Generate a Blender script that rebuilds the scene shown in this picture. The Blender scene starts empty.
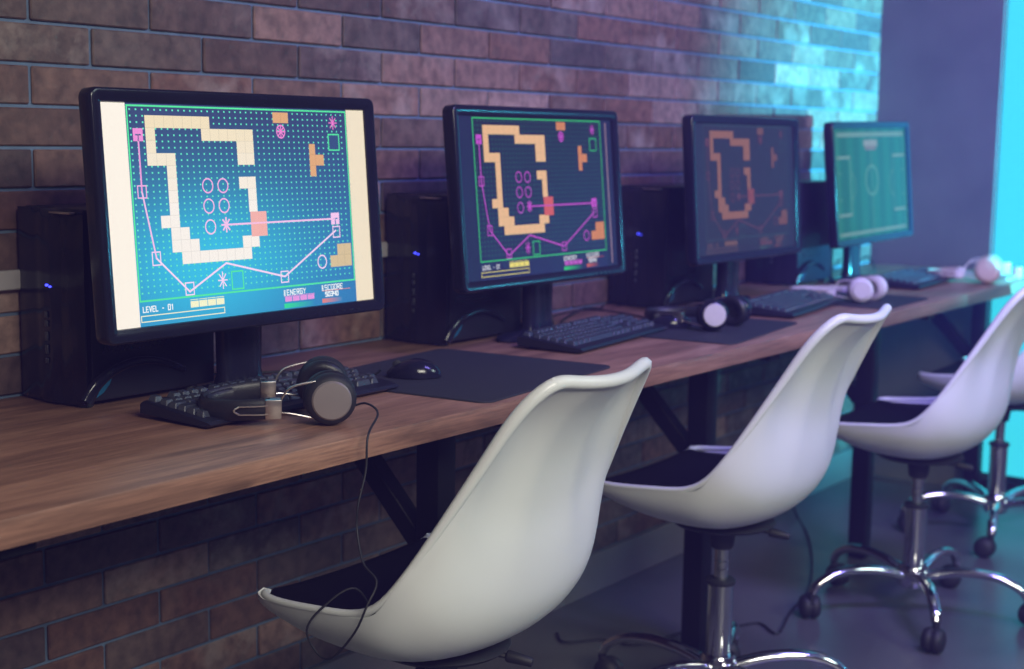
import bpy, bmesh, math, random
from mathutils import Vector, Matrix
random.seed(7)
PI = math.pi
scene = bpy.context.scene
C = scene.collection

# ------------------------------------------------------------------ helpers
def lin(c):
    c = c / 255.0
    return c / 12.92 if c <= 0.04045 else ((c + 0.055) / 1.055) ** 2.4

def srgb(r, g, b):
    return (lin(r), lin(g), lin(b))

def link(o, parent=None):
    C.objects.link(o)
    if parent is not None:
        o.parent = parent
    return o

def obj(name, bm, mats, parent=None, smooth=True, kind=None, label=None, sharp=40):
    me = bpy.data.meshes.new(name)
    bmesh.ops.recalc_face_normals(bm, faces=bm.faces[:])
    bm.to_mesh(me)
    bm.free()
    if not isinstance(mats, (list, tuple)):
        mats = [mats]
    for m in mats:
        me.materials.append(m)
    if smooth:
        me.shade_smooth()
        me.set_sharp_from_angle(angle=math.radians(sharp))
    o = bpy.data.objects.new(name, me)
    link(o, parent)
    if kind:
        o['kind'] = kind
    if label:
        o['label'] = label
    return o

def thing(name, label, cat, loc=(0, 0, 0), rz=0, group=None):
    o = bpy.data.objects.new(name, None)
    o.empty_display_size = 0.05
    C.objects.link(o)
    o.location = loc
    o.rotation_euler = (0, 0, rz)
    o['label'] = label
    o['category'] = cat
    if group:
        o['group'] = group
    return o

def tag(o, label, cat, group=None):
    o['label'] = label
    o['category'] = cat
    if group:
        o['group'] = group
    return o

def kids(o):
    return [c for c in bpy.data.objects if c.parent is o]

def copy_tree(o, parent=None):
    c = o.copy()
    C.objects.link(c)
    c.parent = parent
    for ch in kids(o):
        copy_tree(ch, c)
    return c

def box(bm, c, s, bevel=0.0, seg=2, rot=None, mi=0):
    r = bmesh.ops.create_cube(bm, size=1.0)
    vs = r['verts']
    for v in vs:
        v.co = Vector((v.co.x * s[0], v.co.y * s[1], v.co.z * s[2]))
    fs = set(f for v in vs for f in v.link_faces)
    if bevel > 0:
        es = list(set(e for v in vs for e in v.link_edges))
        rb = bmesh.ops.bevel(bm, geom=es, offset=bevel, segments=seg, affect='EDGES', profile=0.5)
        vs = list(set(v for f in rb['faces'] for v in f.verts) | set(v for v in vs if v.is_valid))
        fs = set(f for v in vs for f in v.link_faces)
    for f in fs:
        f.material_index = mi
    M = Matrix.Translation(Vector(c))
    if rot is not None:
        M = M @ rot
    for v in vs:
        v.co = M @ v.co
    return vs

def cyl(bm, p0, p1, r0, r1=None, seg=24, bevel=0.0, mi=0):
    """solid of revolution between two points, with optional rounded ends"""
    r1 = r0 if r1 is None else r1
    p0 = Vector(p0); p1 = Vector(p1)
    L = (p1 - p0).length
    if bevel > 0:
        b = min(bevel, L / 2.01, r0 * .99, r1 * .99)
        prof = [(0, 0), (r0 - b, 0), (r0 - b * .3, b * .3), (r0, b), (r1, L - b), (r1 - b * .3, L - b * .3), (r1 - b, L), (0, L)]
    else:
        prof = [(0, 0), (r0, 0), (r1, L), (0, L)]
    return lathe(bm, prof, p0, (p1 - p0).normalized(), seg, mi)

def lathe(bm, prof, origin=(0, 0, 0), axis=(0, 0, 1), seg=32, mi=0):
    q = Vector(axis).to_track_quat('Z', 'Y').to_matrix()
    origin = Vector(origin)
    rings = []
    for r, z in prof:
        if r < 1e-7:
            rings.append([bm.verts.new(origin + q @ Vector((0, 0, z)))])
        else:
            rings.append([bm.verts.new(origin + q @ Vector((r * math.cos(2 * PI * k / seg), r * math.sin(2 * PI * k / seg), z))) for k in range(seg)])
    for a, b in zip(rings[:-1], rings[1:]):
        for k in range(seg):
            k2 = (k + 1) % seg
            if len(a) == 1 and len(b) == 1:
                continue
            if len(a) == 1:
                f = bm.faces.new((a[0], b[k], b[k2]))
            elif len(b) == 1:
                f = bm.faces.new((a[k], a[k2], b[0]))
            else:
                f = bm.faces.new((a[k], a[k2], b[k2], b[k]))
            f.material_index = mi
    return rings

def catmull(pts, n=8, closed=False):
    pts = [Vector(p) for p in pts]
    out = []
    N = len(pts)
    rng = range(N) if closed else range(N - 1)
    for i in rng:
        if closed:
            p0, p1, p2, p3 = pts[(i - 1) % N], pts[i], pts[(i + 1) % N], pts[(i + 2) % N]
        else:
            p1, p2 = pts[i], pts[i + 1]
            p0 = pts[i - 1] if i > 0 else p1 * 2 - p2
            p3 = pts[i + 2] if i + 2 < N else p2 * 2 - p1
        for k in range(n):
            t = k / n
            out.append(0.5 * ((2 * p1) + (p2 - p0) * t + (2 * p0 - 5 * p1 + 4 * p2 - p3) * t * t + (3 * p1 - p0 - 3 * p2 + p3) * t ** 3))
    if not closed:
        out.append(pts[-1])
    return out

def tube(bm, pts, r, seg=10, closed=False, flat=None, mi=0, up=None):
    """sweep a circle (or ellipse: flat=(a,b)) along pts; r may be a list"""
    n = len(pts)
    pts = [Vector(p) for p in pts]
    rr = r if isinstance(r, (list, tuple)) else [r] * n
    tang = []
    for i in range(n):
        if closed:
            t = pts[(i + 1) % n] - pts[i - 1]
        else:
            t = pts[min(i + 1, n - 1)] - pts[max(i - 1, 0)]
        tang.append(t.normalized())
    u0 = Vector(up) if up is not None else (Vector((0, 0, 1)) if abs(tang[0].z) < .9 else Vector((1, 0, 0)))
    rings = []
    a = u0
    for i in range(n):
        t = tang[i]
        if up is not None:
            a = Vector(up)
        a = (a - t * a.dot(t)).normalized()
        b = t.cross(a)
        fa, fb = flat if flat else (1, 1)
        rings.append([bm.verts.new(pts[i] + (a * math.cos(2 * PI * k / seg) * fa + b * math.sin(2 * PI * k / seg) * fb) * rr[i]) for k in range(seg)])
    m = n if closed else n - 1
    for i in range(m):
        A, B = rings[i], rings[(i + 1) % n]
        for k in range(seg):
            f = bm.faces.new((A[k], A[(k + 1) % seg], B[(k + 1) % seg], B[k]))
            f.material_index = mi
    if not closed:
        bm.faces.new(rings[0][::-1]).material_index = mi
        bm.faces.new(rings[-1]).material_index = mi
    return rings

def BM():
    return bmesh.new()

# ------------------------------------------------------------------ materials
def mat(name, col, rough=0.5, metal=0.0, coat=0.0, var=0.0, vscale=20.0, bump=0.0, bscale=200.0, spec=None, coatrough=0.08):
    m = bpy.data.materials.new(name)
    m.use_nodes = True
    nt = m.node_tree
    b = nt.nodes['Principled BSDF']
    b.inputs['Base Color'].default_value = (*col, 1)
    b.inputs['Roughness'].default_value = rough
    b.inputs['Metallic'].default_value = metal
    b.inputs['Coat Weight'].default_value = coat
    b.inputs['Coat Roughness'].default_value = coatrough
    if spec is not None:
        b.inputs['Specular IOR Level'].default_value = spec
    tc = nt.nodes.new('ShaderNodeTexCoord')
    if var > 0:
        n = nt.nodes.new('ShaderNodeTexNoise')
        n.inputs['Scale'].default_value = vscale
        n.inputs['Detail'].default_value = 5
        nt.links.new(tc.outputs['Object'], n.inputs['Vector'])
        r = nt.nodes.new('ShaderNodeMapRange')
        r.inputs['From Min'].default_value = .3
        r.inputs['From Max'].default_value = .7
        r.inputs['To Min'].default_value = 1 - var
        r.inputs['To Max'].default_value = 1 + var
        nt.links.new(n.outputs['Fac'], r.inputs['Value'])
        mx = nt.nodes.new('ShaderNodeMix')
        mx.data_type = 'RGBA'; mx.blend_type = 'MULTIPLY'
        mx.inputs['Factor'].default_value = 1
        mx.inputs[6].default_value = (*col, 1)
        nt.links.new(r.outputs['Result'], mx.inputs[7])
        nt.links.new(mx.outputs[2], b.inputs['Base Color'])
    if bump > 0:
        n2 = nt.nodes.new('ShaderNodeTexNoise')
        n2.inputs['Scale'].default_value = bscale
        n2.inputs['Detail'].default_value = 4
        nt.links.new(tc.outputs['Object'], n2.inputs['Vector'])
        bp = nt.nodes.new('ShaderNodeBump')
        bp.inputs['Strength'].default_value = bump
        bp.inputs['Distance'].default_value = 0.002
        nt.links.new(n2.outputs['Fac'], bp.inputs['Height'])
        nt.links.new(bp.outputs['Normal'], b.inputs['Normal'])
    return m

def emit_mat(name, col, strength):
    m = bpy.data.materials.new(name)
    m.use_nodes = True
    b = m.node_tree.nodes['Principled BSDF']
    b.inputs['Base Color'].default_value = (*[c * .2 for c in col], 1)
    b.inputs['Emission Color'].default_value = (*col, 1)
    b.inputs['Emission Strength'].default_value = strength
    return m

M = {}
M['gloss'] = mat('black_gloss_plastic', (.010, .010, .022), .16, spec=.3, coat=.15, var=.1, bump=.02)
M['satin'] = mat('black_satin_plastic', (.014, .014, .026), .38, var=.12, bump=.05, bscale=600, spec=.25)
M['matte'] = mat('black_matte_plastic', (.012, .012, .018), .6, var=.12, bump=.1, bscale=900)
M['key'] = mat('key_plastic', (.036, .042, .062), .34, var=.1)
M['white'] = mat('white_shell_plastic', (.74, .76, .74), .34, var=.015, vscale=3, bump=.01, bscale=60)
M['cushion'] = mat('black_leatherette', (.0035, .0032, .003), .55, var=.2, bump=.2, bscale=400, spec=.15)
M['chrome'] = mat('chrome', (.72, .73, .75), .10, metal=1, var=.03)
M['steel'] = mat('brushed_steel', (.55, .5, .48), .3, metal=1, var=.1, vscale=40)
M['disc'] = mat('silver_disc', (.26, .22, .22), .42, metal=.35, var=.05)
M['legblack'] = mat('black_painted_steel', (.004, .004, .005), .5, var=.1, bump=.05, spec=.2)
M['rubber'] = mat('rubber', (.010, .010, .012), .6, var=.1)
M['cloth'] = mat('mouse_mat_cloth', (.017, .018, .028), .75, var=.12, vscale=90, bump=.25, bscale=1500)
M['leather'] = mat('headset_leather', (.012, .012, .018), .42, var=.2, bump=.2, bscale=300)
M['hwhite'] = mat('white_headset_plastic', (.72, .66, .68), .3, coat=.3, var=.02)
M['hwpad'] = mat('pale_headset_cushion', (.50, .45, .46), .6, var=.05)
M['htan'] = mat('cream_headset_plastic', (.55, .42, .36), .4, var=.04)
M['htanpad'] = mat('tan_headset_cushion', (.30, .22, .20), .6, var=.05)
M['trunk'] = mat('white_trunking_plastic', (.36, .34, .34), .5, var=.05)
M['paint'] = mat('grey_brown_plaster', (.115, .095, .098), .85, var=.12, vscale=6, bump=.25, bscale=60)
M['ceil'] = mat('ceiling_paint', (.25, .25, .26), .9, var=.05)
M['base'] = mat('grey_skirting_tile', (.20, .19, .19), .4, var=.08, vscale=5)
M['mortar'] = mat('mortar', (.11, .165, .25), .9, var=.15, vscale=30, bump=.3, bscale=300)
M['reflection'] = mat('painted_blue_reflection', (.03, .20, .40), .3, metal=.6, var=.1)  # blue of a light reflection put into the base colour
M['led'] = emit_mat('blue_led', (.05, .06, 1.0), 3.5)
M['wled'] = emit_mat('white_led', (.9, .95, 1.0), 2)
M['mark'] = mat('white_print', (.5, .6, .7), .5, var=.02)

def brick_mat():
    m = bpy.data.materials.new('rustic_brick_slips')
    m.use_nodes = True
    nt = m.node_tree
    b = nt.nodes['Principled BSDF']
    b.inputs['Roughness'].default_value = .62
    at = nt.nodes.new('ShaderNodeAttribute'); at.attribute_name = 'brick'
    tc = nt.nodes.new('ShaderNodeTexCoord')
    n = nt.nodes.new('ShaderNodeTexNoise'); n.inputs['Scale'].default_value = 9; n.inputs['Detail'].default_value = 8; n.inputs['Roughness'].default_value = .65
    nt.links.new(tc.outputs['Object'], n.inputs['Vector'])
    n2 = nt.nodes.new('ShaderNodeTexNoise'); n2.inputs['Scale'].default_value = 45; n2.inputs['Detail'].default_value = 6
    nt.links.new(tc.outputs['Object'], n2.inputs['Vector'])
    r = nt.nodes.new('ShaderNodeMapRange'); r.inputs['From Min'].default_value = .3; r.inputs['From Max'].default_value = .7
    r.inputs['To Min'].default_value = .62; r.inputs['To Max'].default_value = 1.4
    nt.links.new(n2.outputs['Fac'], r.inputs['Value'])
    mx = nt.nodes.new('ShaderNodeMix'); mx.data_type = 'RGBA'; mx.blend_type = 'MULTIPLY'; mx.inputs['Factor'].default_value = 1
    nt.links.new(at.outputs['Color'], mx.inputs[6]); nt.links.new(r.outputs['Result'], mx.inputs[7])
    # pale lime bloom in patches
    r2 = nt.nodes.new('ShaderNodeMapRange'); r2.inputs['From Min'].default_value = .46; r2.inputs['From Max'].default_value = .68
    r2.inputs['To Min'].default_value = 0; r2.inputs['To Max'].default_value = .55
    nt.links.new(n.outputs['Fac'], r2.inputs['Value'])
    mul = nt.nodes.new('ShaderNodeMath'); mul.operation = 'MULTIPLY'
    nt.links.new(r2.outputs['Result'], mul.inputs[0]); nt.links.new(at.outputs['Alpha'], mul.inputs[1])
    mx2 = nt.nodes.new('ShaderNodeMix'); mx2.data_type = 'RGBA'
    nt.links.new(mul.outputs[0], mx2.inputs['Factor'])
    nt.links.new(mx.outputs[2], mx2.inputs[6]); mx2.inputs[7].default_value = (.40, .33, .29, 1)
    nt.links.new(mx2.outputs[2], b.inputs['Base Color'])
    bp = nt.nodes.new('ShaderNodeBump'); bp.inputs['Strength'].default_value = .5; bp.inputs['Distance'].default_value = .004
    nt.links.new(n2.outputs['Fac'], bp.inputs['Height']); nt.links.new(bp.outputs['Normal'], b.inputs['Normal'])
    return m
M['brick'] = brick_mat()

def wood_mat():
    m = bpy.data.materials.new('oak_laminate')
    m.use_nodes = True
    nt = m.node_tree
    b = nt.nodes['Principled BSDF']
    b.inputs['Roughness'].default_value = .42
    tc = nt.nodes.new('ShaderNodeTexCoord')
    mp = nt.nodes.new('ShaderNodeMapping'); mp.inputs['Scale'].default_value = (.9, 9, 9)
    nt.links.new(tc.outputs['Object'], mp.inputs['Vector'])
    n = nt.nodes.new('ShaderNodeTexNoise'); n.inputs['Scale'].default_value = 2.2; n.inputs['Detail'].default_value = 9; n.inputs['Roughness'].default_value = .62; n.inputs['Distortion'].default_value = .9
    nt.links.new(mp.outputs['Vector'], n.inputs['Vector'])
    cr = nt.nodes.new('ShaderNodeValToRGB')
    e = cr.color_ramp.elements
    e[0].position = .30; e[0].color = (.125, .062, .042, 1)
    e[1].position = .72; e[1].color = (.40, .215, .145, 1)
    e2 = cr.color_ramp.elements.new(.50); e2.color = (.275, .14, .094, 1)
    nt.links.new(n.outputs['Fac'], cr.inputs['Fac'])
    # fine pores
    mp2 = nt.nodes.new('ShaderNodeMapping'); mp2.inputs['Scale'].default_value = (6, 160, 160)
    nt.links.new(tc.outputs['Object'], mp2.inputs['Vector'])
    n2 = nt.nodes.new('ShaderNodeTexNoise'); n2.inputs['Scale'].default_value = 2; n2.inputs['Detail'].default_value = 4
    nt.links.new(mp2.outputs['Vector'], n2.inputs['Vector'])
    r = nt.nodes.new('ShaderNodeMapRange'); r.inputs['From Min'].default_value = .35; r.inputs['From Max'].default_value = .65; r.inputs['To Min'].default_value = .78; r.inputs['To Max'].default_value = 1.15
    nt.links.new(n2.outputs['Fac'], r.inputs['Value'])
    # dark knots / cracks
    mp3 = nt.nodes.new('ShaderNodeMapping'); mp3.inputs['Scale'].default_value = (2.2, 14, 14)
    nt.links.new(tc.outputs['Object'], mp3.inputs['Vector'])
    n3 = nt.nodes.new('ShaderNodeTexNoise'); n3.inputs['Scale'].default_value = 1.7; n3.inputs['Detail'].default_value = 3
    nt.links.new(mp3.outputs['Vector'], n3.inputs['Vector'])
    r3 = nt.nodes.new('ShaderNodeMapRange'); r3.inputs['From Min'].default_value = .66; r3.inputs['From Max'].default_value = .74; r3.inputs['To Min'].default_value = 1; r3.inputs['To Max'].default_value = .5
    nt.links.new(n3.outputs['Fac'], r3.inputs['Value'])
    mm = nt.nodes.new('ShaderNodeMath'); mm.operation = 'MULTIPLY'
    nt.links.new(r.outputs['Result'], mm.inputs[0]); nt.links.new(r3.outputs['Result'], mm.inputs[1])
    mx = nt.nodes.new('ShaderNodeMix'); mx.data_type = 'RGBA'; mx.blend_type = 'MULTIPLY'; mx.inputs['Factor'].default_value = 1
    nt.links.new(cr.outputs['Color'], mx.inputs[6]); nt.links.new(mm.outputs[0], mx.inputs[7])
    nt.links.new(mx.outputs[2], b.inputs['Base Color'])
    bp = nt.nodes.new('ShaderNodeBump'); bp.inputs['Strength'].default_value = .15; bp.inputs['Distance'].default_value = .001
    nt.links.new(n2.outputs['Fac'], bp.inputs['Height']); nt.links.new(bp.outputs['Normal'], b.inputs['Normal'])
    return m
M['wood'] = wood_mat()

def floor_mat():
    m = mat('polished_concrete_floor', (.085, .085, .09), .28, var=.25, vscale=2.5, bump=.05, bscale=30)
    return m
M['floor'] = floor_mat()

def screen_mat(name, strength):
    m = bpy.data.materials.new(name)
    m.use_nodes = True
    nt = m.node_tree
    b = nt.nodes['Principled BSDF']
    b.inputs['Base Color'].default_value = (.01, .01, .012, 1)
    b.inputs['Roughness'].default_value = .4
    b.inputs['Specular IOR Level'].default_value = .25
    at = nt.nodes.new('ShaderNodeAttribute'); at.attribute_name = 'pix'
    nt.links.new(at.outputs['Color'], b.inputs['Emission Color'])
    b.inputs['Emission Strength'].default_value = strength
    return m

# ------------------------------------------------------------------ dimensions
XF = 4.92         # far wall
DT = 0.76         # desk top height
DY = -0.633       # desk front edge
DTH = 0.035
X0 = -1.2
RY = -4.6         # room side behind the camera
RH = 2.75

# ------------------------------------------------------------------ setting
bm = BM(); box(bm, ((X0 + 9.0) / 2, (RY + 0.1) / 2, -.05), (9.0 - X0, -RY + .3, .1)); obj('floor', bm, M['floor'], kind='structure', smooth=False)
bm = BM(); box(bm, ((X0 + 9.0) / 2, (RY + 0.1) / 2, RH + .05), (9.0 - X0, -RY + .3, .1)); obj('ceiling', bm, M['ceil'], kind='structure', smooth=False)

# brick wall: a mortar bed with individual slips, one mesh
PX, PZ = 0.2415, 0.0657
JM = 0.0058
bm = BM()
col = bm.loops.layers.float_color.new('brick')
box(bm, ((X0 + XF) / 2, .06, RH / 2), (XF - X0, .12, RH), mi=0)
pal = [tuple(q * g for q, g in zip(c, (1.78, 1.50, 1.34))) for c in [(.062, .040, .036), (.075, .043, .036), (.052, .036, .035), (.085, .056, .048), (.043, .032, .034), (.062, .047, .044), (.115, .078, .068), (.070, .040, .032), (.05, .038, .036), (.14, .105, .095)]]
rowk0 = int((1.353 - .11) / PZ)
k = -22
while True:
    zt = 1.353 - k * PZ
    if zt < .108:
        break
    zb = zt - PZ
    k += 1
    if zt > RH:
        continue
    odd = (k - 1) % 2            # row A (k-1 even): joints at 1.686 ; row B: 1.5625
    xj = (1.5625 if not odd else 1.686)
    n0 = int(math.floor((X0 - xj) / PX)) + 0
    x = xj + n0 * PX
    while x < XF:
        xa = max(x, X0) + JM / 2; xb = min(x + PX, XF) - JM / 2
        if xb - xa > .015:
            za = max(zb, .105) + JM / 2; zc = zt - JM / 2
            if zc - za > .006:
                th = .007 + random.uniform(-.0012, .0012)
                vs = box(bm, ((xa + xb) / 2, -th / 2 + .001, (za + zc) / 2), (xb - xa, th, zc - za), bevel=.0022, seg=1, mi=1)
                c = random.choice(pal); s = random.uniform(.8, 1.2)
                hi = random.random() ** 2 * 1.6
                for f in set(f for v in vs for f in v.link_faces):
                    for l in f.loops:
                        l[col] = (c[0] * s, c[1] * s, c[2] * s, min(hi, 1.0))
        x += PX
obj('wall_back', bm, [M['mortar'], M['brick']], kind='structure', smooth=False)
bm = BM()
n = 0
x = X0
while x < XF - .01:                       # skirting tiles
    x2 = min(x + .6, XF - .002)
    box(bm, ((x + x2) / 2, -.007, .0525), (x2 - x - .002, .014, .105), bevel=.0015, seg=1)
    x = x2
obj('baseboard_back', bm, M['base'], kind='structure', smooth=False)

# far wall: plastered pier beside the brick, then a tall lit window
WY0, WY1 = -.43, -.85
bm = BM()
box(bm, (XF + .06, (WY0 + .12) / 2, RH / 2), (.12, -WY0 + .12, RH), bevel=.003, seg=1)
box(bm, (XF + .06, (RY + WY1) / 2, RH / 2), (.12, WY1 - RY, RH))
box(bm, (XF + .06, (WY0 + WY1) / 2, RH - .1), (.12, WY0 - WY1, .2))
obj('wall_right', bm, M['paint'], kind='structure', smooth=False)
bm = BM(); box(bm, (XF - .007, (-.0155 + WY0) / 2, .0525), (.014, -WY0 - .016, .105), bevel=.0015, seg=1); obj('baseboard_right', bm, M['base'], kind='structure', smooth=False)
# the other two room walls
bm = BM(); box(bm, ((X0 + XF) / 2, RY - .06, RH / 2), (XF - X0 + .24, .12, RH)); obj('wall_front', bm, M['paint'], kind='structure', smooth=False)
bm = BM(); box(bm, (X0 - .06, RY / 2, RH / 2), (.12, -RY, RH)); obj('wall_left', bm, M['paint'], kind='structure', smooth=False)
# window: slim frame and a glowing cyan translucent pane
bm = BM()
box(bm, (XF + .03, (WY0 + WY1) / 2, (RH - .2 + .06) / 2 ), (.006, WY0 - WY1, RH - .26))
M['pane'] = emit_mat('cyan_lit_pane', srgb(58, 214, 242), 1.0)
obj('window_1', bm, M['pane'], kind='structure', smooth=False)
bm = BM()
for yy in (WY1 + .022,):
    box(bm, (XF + .012, yy, (RH - .2) / 2), (.024, .04, RH - .2 - .002), bevel=.004, seg=1)
box(bm, (XF + .012, (WY0 + WY1) / 2, .02), (.024, WY0 - WY1 - .002, .04), bevel=.003, seg=1)
obj('trim_1', bm, M['legblack'], kind='structure', smooth=False)

# white cable trunking along the brick
bm = BM()
box(bm, ((X0 + 4.6) / 2, -.0155, .949), (4.6 - X0, .016, .031), bevel=.002, seg=1)
for i in range(4):
    box(bm, (X0 + 1.1 + i * 1.35, -.0165, .949), (.03, .019, .034), bevel=.001, seg=1)
tag(obj('cable_trunking', bm, M['trunk'], smooth=False), 'white plastic cable trunking running along the brick wall behind the computers', 'cable trunking')

# ------------------------------------------------------------------ desk
desk = thing('desk', 'long oak worktop desk on black steel legs along the brick wall', 'desk', (2.0, -.32, 0))
def sub(o, parent):
    """parent keeping world position (things here are authored in world space)"""
    o.parent = parent
    o.matrix_parent_inverse = Matrix.Identity(4)
    me = o.data
    me.transform(Matrix.Translation(-Vector(parent.location)))
    return o
bm = BM()
box(bm, ((X0 + .05 + XF - .018) / 2, (DY - .009) / 2, DT - DTH / 2), (XF - .018 - X0 - .05, -DY - .009, DTH), bevel=.0022, seg=2)
sub(obj('worktop', bm, M['wood']), desk)
LEGX = [-.0 + 1.946 + (2.9175 - 1.946) * k for k in range(-3, 4)]
LEGX = [x for x in LEGX if X0 + .1 < x < XF - .05]
for x in LEGX:
    bm = BM()
    box(bm, (x, -.43, (DT - DTH) / 2), (.05, .05, DT - DTH - .002), bevel=.003, seg=2)
    leg = sub(obj('leg', bm, M['legblack']), desk)
    bm = BM()
    a = Vector((x, -.40, .47)); b = Vector((x, -.17, DT - DTH - .02))
    d = b - a
    box(bm, (a + b) / 2, (.036, .036, d.length + .03), bevel=.002, seg=1, rot=d.to_track_quat('Z', 'X').to_matrix().to_4x4())
    sub(obj('brace', bm, M['legblack']), desk)
    bm = BM()
    box(bm, (x, -.32, DT - DTH - .0105), (.05, .57, .02), bevel=.002, seg=1)
    sub(obj('cross_rail', bm, M['legblack']), desk)

# ------------------------------------------------------------------ chairs
TAB = [  # v, yc, zc, w, dy_edge, dz_edge
    (0.00, .212, .478, .190, -.034, .018),
    (0.06, .200, .474, .200, -.020, .028),
    (0.14, .165, .458, .210, -.008, .044),
    (0.25, .095, .432, .222, -.004, .076),
    (0.36, .010, .422, .230, 0, .096),
    (0.46, -.066, .428, .231, .001, .100),
    (0.55, -.128, .456, .226, .023, .120),
    (0.63, -.166, .505, .208, .030, .121),
    (0.71, -.180, .572, .193, .014, .112),
    (0.79, -.186, .655, .176, -.010, .085),
    (0.87, -.209, .740, .162, -.018, .056),
    (0.94, -.248, .806, .147, -.006, .036),
    (1.00, -.300, .857, .120, .018, .013),
]
def interp(v):
    v = min(max(v, 0), 1)
    for i in range(len(TAB) - 1):
        if v <= TAB[i + 1][0] + 1e-9:
            break
    p1, p2 = TAB[i], TAB[i + 1]
    p0 = TAB[i - 1] if i > 0 else p1
    p3 = TAB[i + 2] if i + 2 < len(TAB) else p2
    h = p2[0] - p1[0]
    t = (v - p1[0]) / h
    out = []
    for k in range(1, 6):
        m1 = (p2[k] - p0[k]) / (p2[0] - p0[0]) * h
        m2 = (p3[k] - p1[k]) / (p3[0] - p1[0]) * h
        out.append((2 * t**3 - 3 * t**2 + 1) * p1[k] + (t**3 - 2 * t**2 + t) * m1 + (-2 * t**3 + 3 * t**2) * p2[k] + (t**3 - t**2) * m2)
    return out
def shell_pt(u, v):
    yc, zc, w, dy, dz = interp(v)
    s = abs(u)
    up = min(1, max(0, (v - .58) / .22)); up = up * up * (3 - 2 * up)
    e = s ** (2.1 - .3 * up)
    xs = math.sin(s * PI / 2 * .98) / math.sin(PI / 2 * .98)
    x = xs * (1 - up) + (s * .75 + xs * .25) * up
    fl = .012 * up * math.sin(PI * min(1, max(0, (s - .30) / .70))) * (1 - .5 * max(0, (v - .9) / .1))
    return Vector((math.copysign(w * x, u), yc + dy * e + fl, zc + dz * e))
def shell_n(u, v):
    e = .004
    du = shell_pt(min(u + e, 1), v) - shell_pt(max(u - e, -1), v)
    dv = shell_pt(u, min(v + e, 1)) - shell_pt(u, max(v - e, 0))
    n = du.cross(dv)
    n.normalize()
    return n           # points inward / up on seat ?
NU, NV = 28, 44
def grid(fn, nu, nv):
    bm = BM()
    g = [[bm.verts.new(fn(i, j)) for i in range(nu + 1)] for j in range(nv + 1)]
    for j in range(nv):
        for i in range(nu):
            bm.faces.new((g[j][i], g[j][i + 1], g[j + 1][i + 1], g[j + 1][i]))
    return bm
sgn = 1.0 if shell_n(0, .3).z > 0 else -1.0
def shell_mesh():
    bm = BM()
    T = .010
    gi = [[bm.verts.new(shell_pt(-1 + 2 * i / NU, j / NV)) for i in range(NU + 1)] for j in range(NV + 1)]
    go = [[bm.verts.new(shell_pt(-1 + 2 * i / NU, j / NV) - shell_n(-1 + 2 * i / NU, j / NV) * sgn * T) for i in range(NU + 1)] for j in range(NV + 1)]
    for g in (gi, go):
        for j in range(NV):
            for i in range(NU):
                bm.faces.new((g[j][i], g[j][i + 1], g[j + 1][i + 1], g[j + 1][i]))
    # rolled rim all round
    loop = [(i, 0) for i in range(NU)] + [(NU, j) for j in range(NV)] + [(i, NV) for i in range(NU, 0, -1)] + [(0, j) for j in range(NV, 0, -1)]
    n = len(loop)
    pts = [(gi[j][i].co + go[j][i].co) / 2 for i, j in loop]
    for k in range(n):
        a, b = loop[k], loop[(k + 1) % n]
        bm.faces.new((gi[a[1]][a[0]], gi[b[1]][b[0]], go[b[1]][b[0]], go[a[1]][a[0]]))
    sm = []
    for k in range(n):
        sm.append(sum((pts[(k + q) % n] * (5 - abs(q)) for q in range(-4, 5)), Vector()) / 25)
    rad = []
    for (i, j) in loop:
        v = j / NV
        rad.append(.0062 + .0035 * max(0, min(1, (v - .6) / .3)))
    tube(bm, sm, rad, seg=12, closed=True)
    return bm
def cushion_mesh():
    T = .012
    nu, nv = 22, 26
    V0, V1, UM = .018, .58, .93
    def uv(i, j):
        a = -1 + 2 * i / nu; b = j / nv
        v = V0 + (V1 - V0) * b
        um = UM * (1 - .45 * max(0, (b - .75) / .25) ** 2.2)
        return a * um, v, a, b
    bm = BM()
    lo, hi = [], []
    for j in range(nv + 1):
        r1, r2 = [], []
        for i in range(nu + 1):
            u, v, a, b = uv(i, j)
            p = shell_pt(u, v); nn = shell_n(u, v) * sgn
            edge = min(1, (1 - abs(a)) / .16, b / .08 + .12, (1 - b) / .08)
            h = T * math.sqrt(max(edge, 0)) * 1.3
            r1.append(bm.verts.new(p + nn * .0005)); r2.append(bm.verts.new(p + nn * (.002 + h)))
        lo.append(r1); hi.append(r2)
    for g in (lo, hi):
        for j in range(nv):
            for i in range(nu):
                bm.faces.new((g[j][i], g[j][i + 1], g[j + 1][i + 1], g[j + 1][i]))
    for j in range(nv):
        bm.faces.new((lo[j][0], lo[j + 1][0], hi[j + 1][0], hi[j][0]))
        bm.faces.new((lo[j][nu], lo[j + 1][nu], hi[j + 1][nu], hi[j][nu]))
    for i in range(nu):
        bm.faces.new((lo[0][i], lo[0][i + 1], hi[0][i + 1], hi[0][i]))
        bm.faces.new((lo[nv][i], lo[nv][i + 1], hi[nv][i + 1], hi[nv][i]))
    return bm

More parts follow.
